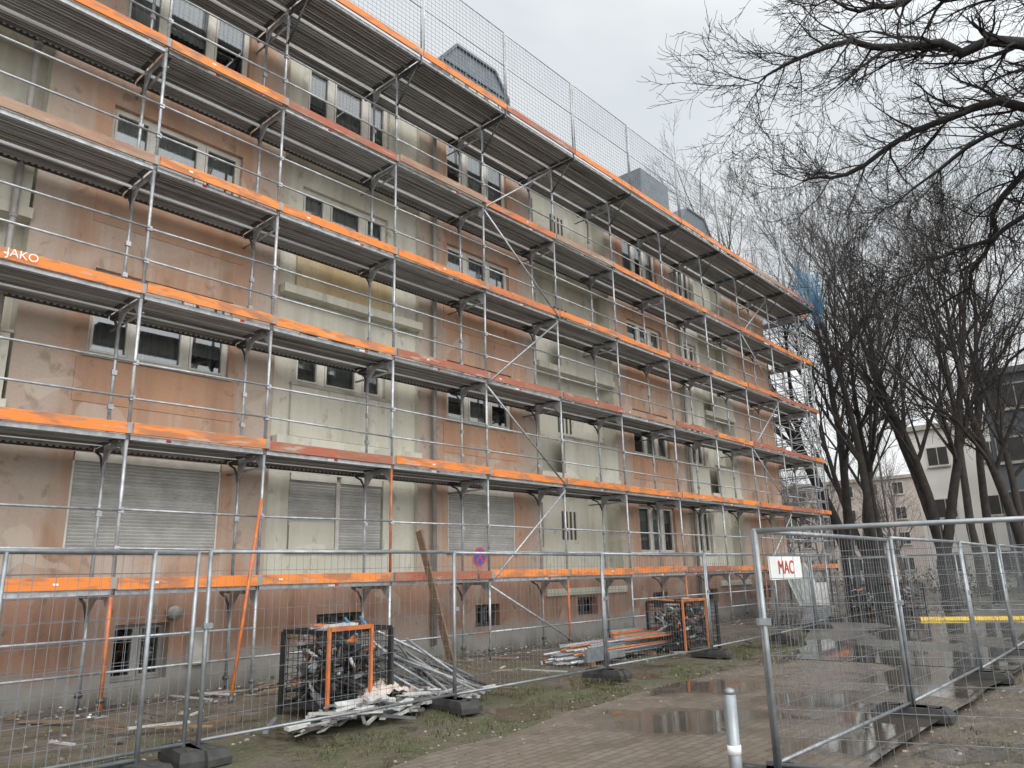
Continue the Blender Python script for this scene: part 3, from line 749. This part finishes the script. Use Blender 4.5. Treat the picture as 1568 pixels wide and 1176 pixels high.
def inst(src,loc,rz,s):
    o=bpy.data.objects.new('bare_tree',src.data); scene.collection.objects.link(o); o.location=loc; o.rotation_euler=(0,0,rz); o.scale=(s,s,s)
inst(t3,(39,11.3,0),2.1,1.0); inst(t3,(36,6.2,0),4.0,.95); inst(t2,(46,14.0,0),3,1.0); inst(t3,(44,8.2,0),5.1,1.1); inst(t1,(35,4.9,0),.7,.75)
random.seed(21)
bt=MB('overhanging_tree'); mt=M['bark']
def smooth(pts,k=4):
    P=[V(p) for p in pts]; out=[]
    for i in range(len(P)-1):
        p0=P[max(i-1,0)];p1=P[i];p2=P[i+1];p3=P[min(i+2,len(P)-1)]
        for q in range(k):
            t=q/k; out.append(.5*((2*p1)+(p2-p0)*t+(2*p0-5*p1+4*p2-p3)*t*t+(3*p1-p0-3*p2+p3)*t**3))
    out.append(P[-1]); return out
def limb(pts,r0,r1,tw=1.8,mx=3,dens=2):
    P=smooth(pts,4); n=len(P); P=[p+rv()*.06 for p in P]
    rad=[r0+(r1-r0)*i/(n-1) for i in range(n)]
    bt.poly(P,rad,mt,8,False)
    for i in range(3,n):
        d=(P[i]-P[i-1]).normalized()
        for q in range(dens+(2 if i==n-1 else 0)):
            ax=d.cross(rv()).normalized(); nd=Matrix.Rotation(U(.4,1.1),3,ax)@d
            grow(bt,P[i],nd,tw*U(.6,1.2),max(rad[i]*.45,.012),1,mx,mt,.16,.05,(.4,.95),(1,2,2),1,.0055)
bt.poly([(19,-3,-.1),(19,-3,.4),(18.9,-2.9,4),(18.7,-2.7,8),(18.6,-2.6,12),(18.4,-2.3,16)],[.6,.42,.36,.30,.2,.08],mt,12,False)
limb([(18.7,-2.7,8),(16.2,-.8,9.5),(14,.63,10),(13,2.05,10.2),(12.2,3.2,10.4),(11.7,4.3,10.0)],.16,.014,1.4)
limb([(18.8,-2.8,6.5),(16.4,-.6,8.6),(14.8,.85,9.4),(14.2,2.07,9.3),(13.7,3.57,8.8),(13.3,4.3,8.6)],.13,.014,1.4)
limb([(18.6,-2.6,10),(15.5,-.3,11.3),(13.6,1.5,11.3),(12.9,2.5,11.2),(12.4,3.3,11.4)],.13,.014,1.4)
limb([(18.6,-2.6,8),(17.4,0,9.6),(16.8,1.56,8.7),(17.3,2.3,7.4),(17.2,3.4,6.6)],.11,.012,1.5)
limb([(18.6,-2.6,9),(17.8,-.6,10.4),(17,.8,10.2),(16.4,2.4,9.6),(16,3.4,8.8)],.11,.012,1.5)
limb([(18.6,-2.6,7),(18.6,-.6,7.6),(19,.8,7),(19.3,2.0,6.2),(19.3,2.8,5)],.09,.012,1.5)
limb([(18.6,-2.6,11),(16.5,-1,13),(14.6,.8,13.2),(13.4,2.2,13.4)],.12,.014)
limb([(18.6,-2.6,7.5),(17.8,-.2,8.6),(17,1.6,8.1),(16.4,2.7,7.6),(15.9,3.5,7.2)],.09,.012,1.5)
limb([(18.5,-2.5,13),(20.5,-4,16),(21,-5,18)],.14,.02,2.2,2); limb([(18.6,-2.6,9),(20.5,-5,11),(22,-7,12)],.14,.02,2.2,2)
bt.build()
random.seed(5)
hd=MB('hedge')
for q in range(8000):
    x=U(37,55); y=U(-8,16); h=1.3+.6*noise.noise(V((x*.3,y*.3,0)))
    if noise.noise(V((x*.25,y*.25,4)))<-.15: continue
    z=U(0,h); s=U(.06,.16); c=V((x,y,z)); a=rv().normalized()*s; b=rv().normalized()*s
    if 44<x and y<8: continue
    hd.add([c,c+a,c+b],[(0,1,2)],M['hedge'])
hd.build()
bk=MB('background_trees')
for q in range(20):
    x=U(75,90); y=U(14,36)
    if q>12: y=U(-20,10); x=U(74,80)
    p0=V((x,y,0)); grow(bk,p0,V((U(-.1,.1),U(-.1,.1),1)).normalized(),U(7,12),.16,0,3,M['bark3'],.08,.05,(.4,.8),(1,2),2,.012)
bk.build()

# ------------------------------------------------------------------ background buildings
def bldg(name,x,y0,y1,h,mat,floors,nw,d=12,band=False):
    mb=MB(name); mb.box(x,x+d,y0,y1,0,h,mat); mb.box(x-.3,x+d+.3,y0-.3,y1+.3,h,h+.35,M['slab'] if not band else M['bg'])
    fh=h/floors; w=(y1-y0)/nw
    for f in range(floors):
        for k in range(nw):
            a=y0+w*(k+(.06 if band else .28)); b=y0+w*(k+(.94 if band else .72)); z=f*fh+1.0
            mb.box(x-.05,x-.003,a,b,z,z+1.4,M['zinc'] if band else M['frame']); mb.box(x-.07,x-.052,a+.08,(a+b)/2-.03,z+.08,z+1.32,M['dark']); mb.box(x-.07,x-.052,(a+b)/2+.03,b-.08,z+.08,z+1.32,M['dark'])
            mb.box(x-.15,x-.003,a-.02,b+.02,z-.1,z-.003,M['slab'])
    return mb.build()
bldg('white_building',60,-12,14.2,11.0,M['bw'],3,8)
bldg('grey_building',48,-14,7.35,11.6,M['bg'],4,7,6,True)
bldg('apartment_block',92,17,44,11,M['bp'],4,10)
bldg('apartment_block',110,-30,16,14,M['bw'],4,14)
lp=MB('street_lamp'); lp.tube((40,11.0,0),(40,11.0,8.4),.07,M['steeld'],8,.04); lp.tube((40,11.0,8.4),(39.2,10.2,8.7),.035,M['steeld'],8); lp.beam((39.5,10.5,8.62),(38.9,9.9,8.75),.28,.1,M['steeld']); lp.build()

# ------------------------------------------------------------------ world & light
SUNAZ=math.radians(250); el=math.radians(42)
dirv=V((math.cos(el)*math.cos(SUNAZ),math.cos(el)*math.sin(SUNAZ),math.sin(el)))
w=bpy.data.worlds.new('World'); scene.world=w; w.use_nodes=True; t=w.node_tree; t.nodes.clear()
def N(k): return t.nodes.new(k)
o=N('ShaderNodeOutputWorld'); mx=N('ShaderNodeMixShader'); b1=N('ShaderNodeBackground'); b2=N('ShaderNodeBackground')
sk=N('ShaderNodeTexSky'); sk.sky_type='NISHITA'; sk.sun_disc=False; sk.sun_elevation=el; sk.sun_rotation=math.pi/2-SUNAZ
t.links.new(sk.outputs[0],b1.inputs[0]); b1.inputs[1].default_value=.12
tc=N('ShaderNodeTexCoord'); mp=N('ShaderNodeMapping'); mp.inputs['Scale'].default_value=(1,1,2.2); nz=N('ShaderNodeTexNoise'); nz.inputs['Scale'].default_value=1.9; nz.inputs['Detail'].default_value=6; nz.inputs['Distortion'].default_value=.3; nz.inputs['Roughness'].default_value=.5
cr_=N('ShaderNodeValToRGB'); t.links.new(tc.outputs['Generated'],mp.inputs[0]); t.links.new(mp.outputs[0],nz.inputs['Vector']); t.links.new(nz.outputs[0],cr_.inputs[0])
cr_.color_ramp.elements[0].position=.35; cr_.color_ramp.elements[0].color=(.76,.815,.845,1); cr_.color_ramp.elements[1].position=.58; cr_.color_ramp.elements[1].color=(1,1,1,1)
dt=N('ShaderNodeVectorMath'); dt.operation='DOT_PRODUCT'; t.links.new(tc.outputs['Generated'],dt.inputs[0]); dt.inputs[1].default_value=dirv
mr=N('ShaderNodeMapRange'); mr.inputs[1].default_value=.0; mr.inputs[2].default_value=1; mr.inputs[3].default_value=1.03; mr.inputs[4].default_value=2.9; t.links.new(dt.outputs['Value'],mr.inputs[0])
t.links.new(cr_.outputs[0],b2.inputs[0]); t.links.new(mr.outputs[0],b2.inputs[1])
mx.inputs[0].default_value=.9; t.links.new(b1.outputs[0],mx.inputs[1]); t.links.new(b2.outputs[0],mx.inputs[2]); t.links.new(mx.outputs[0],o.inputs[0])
sd=bpy.data.lights.new('sun','SUN'); sd.energy=1.1; sd.angle=math.radians(30); sd.color=(1,.97,.93); so=bpy.data.objects.new('sun',sd); scene.collection.objects.link(so)
so.rotation_euler=dirv.to_track_quat('Z','Y').to_euler()

# ------------------------------------------------------------------ camera
X=V((.6651,-.1677,-.7277)); Z=V((-.0227,.9682,-.2488)); X.normalize(); Z=(Z-X*Z.dot(X)).normalized(); Y=Z.cross(X)
Rm=Matrix((X,Y,Z))
cd=bpy.data.cameras.new('camera'); cd.sensor_width=36; cd.lens=1150/1568*36; cd.clip_end=2000; cd.clip_start=.05
co=bpy.data.objects.new('camera',cd); scene.collection.objects.link(co); co.matrix_world=Matrix.Translation((0,0,1.6))@Rm.to_4x4(); scene.camera=co
scene.view_settings.view_transform='Standard'; scene.view_settings.look='None'; scene.view_settings.exposure=0
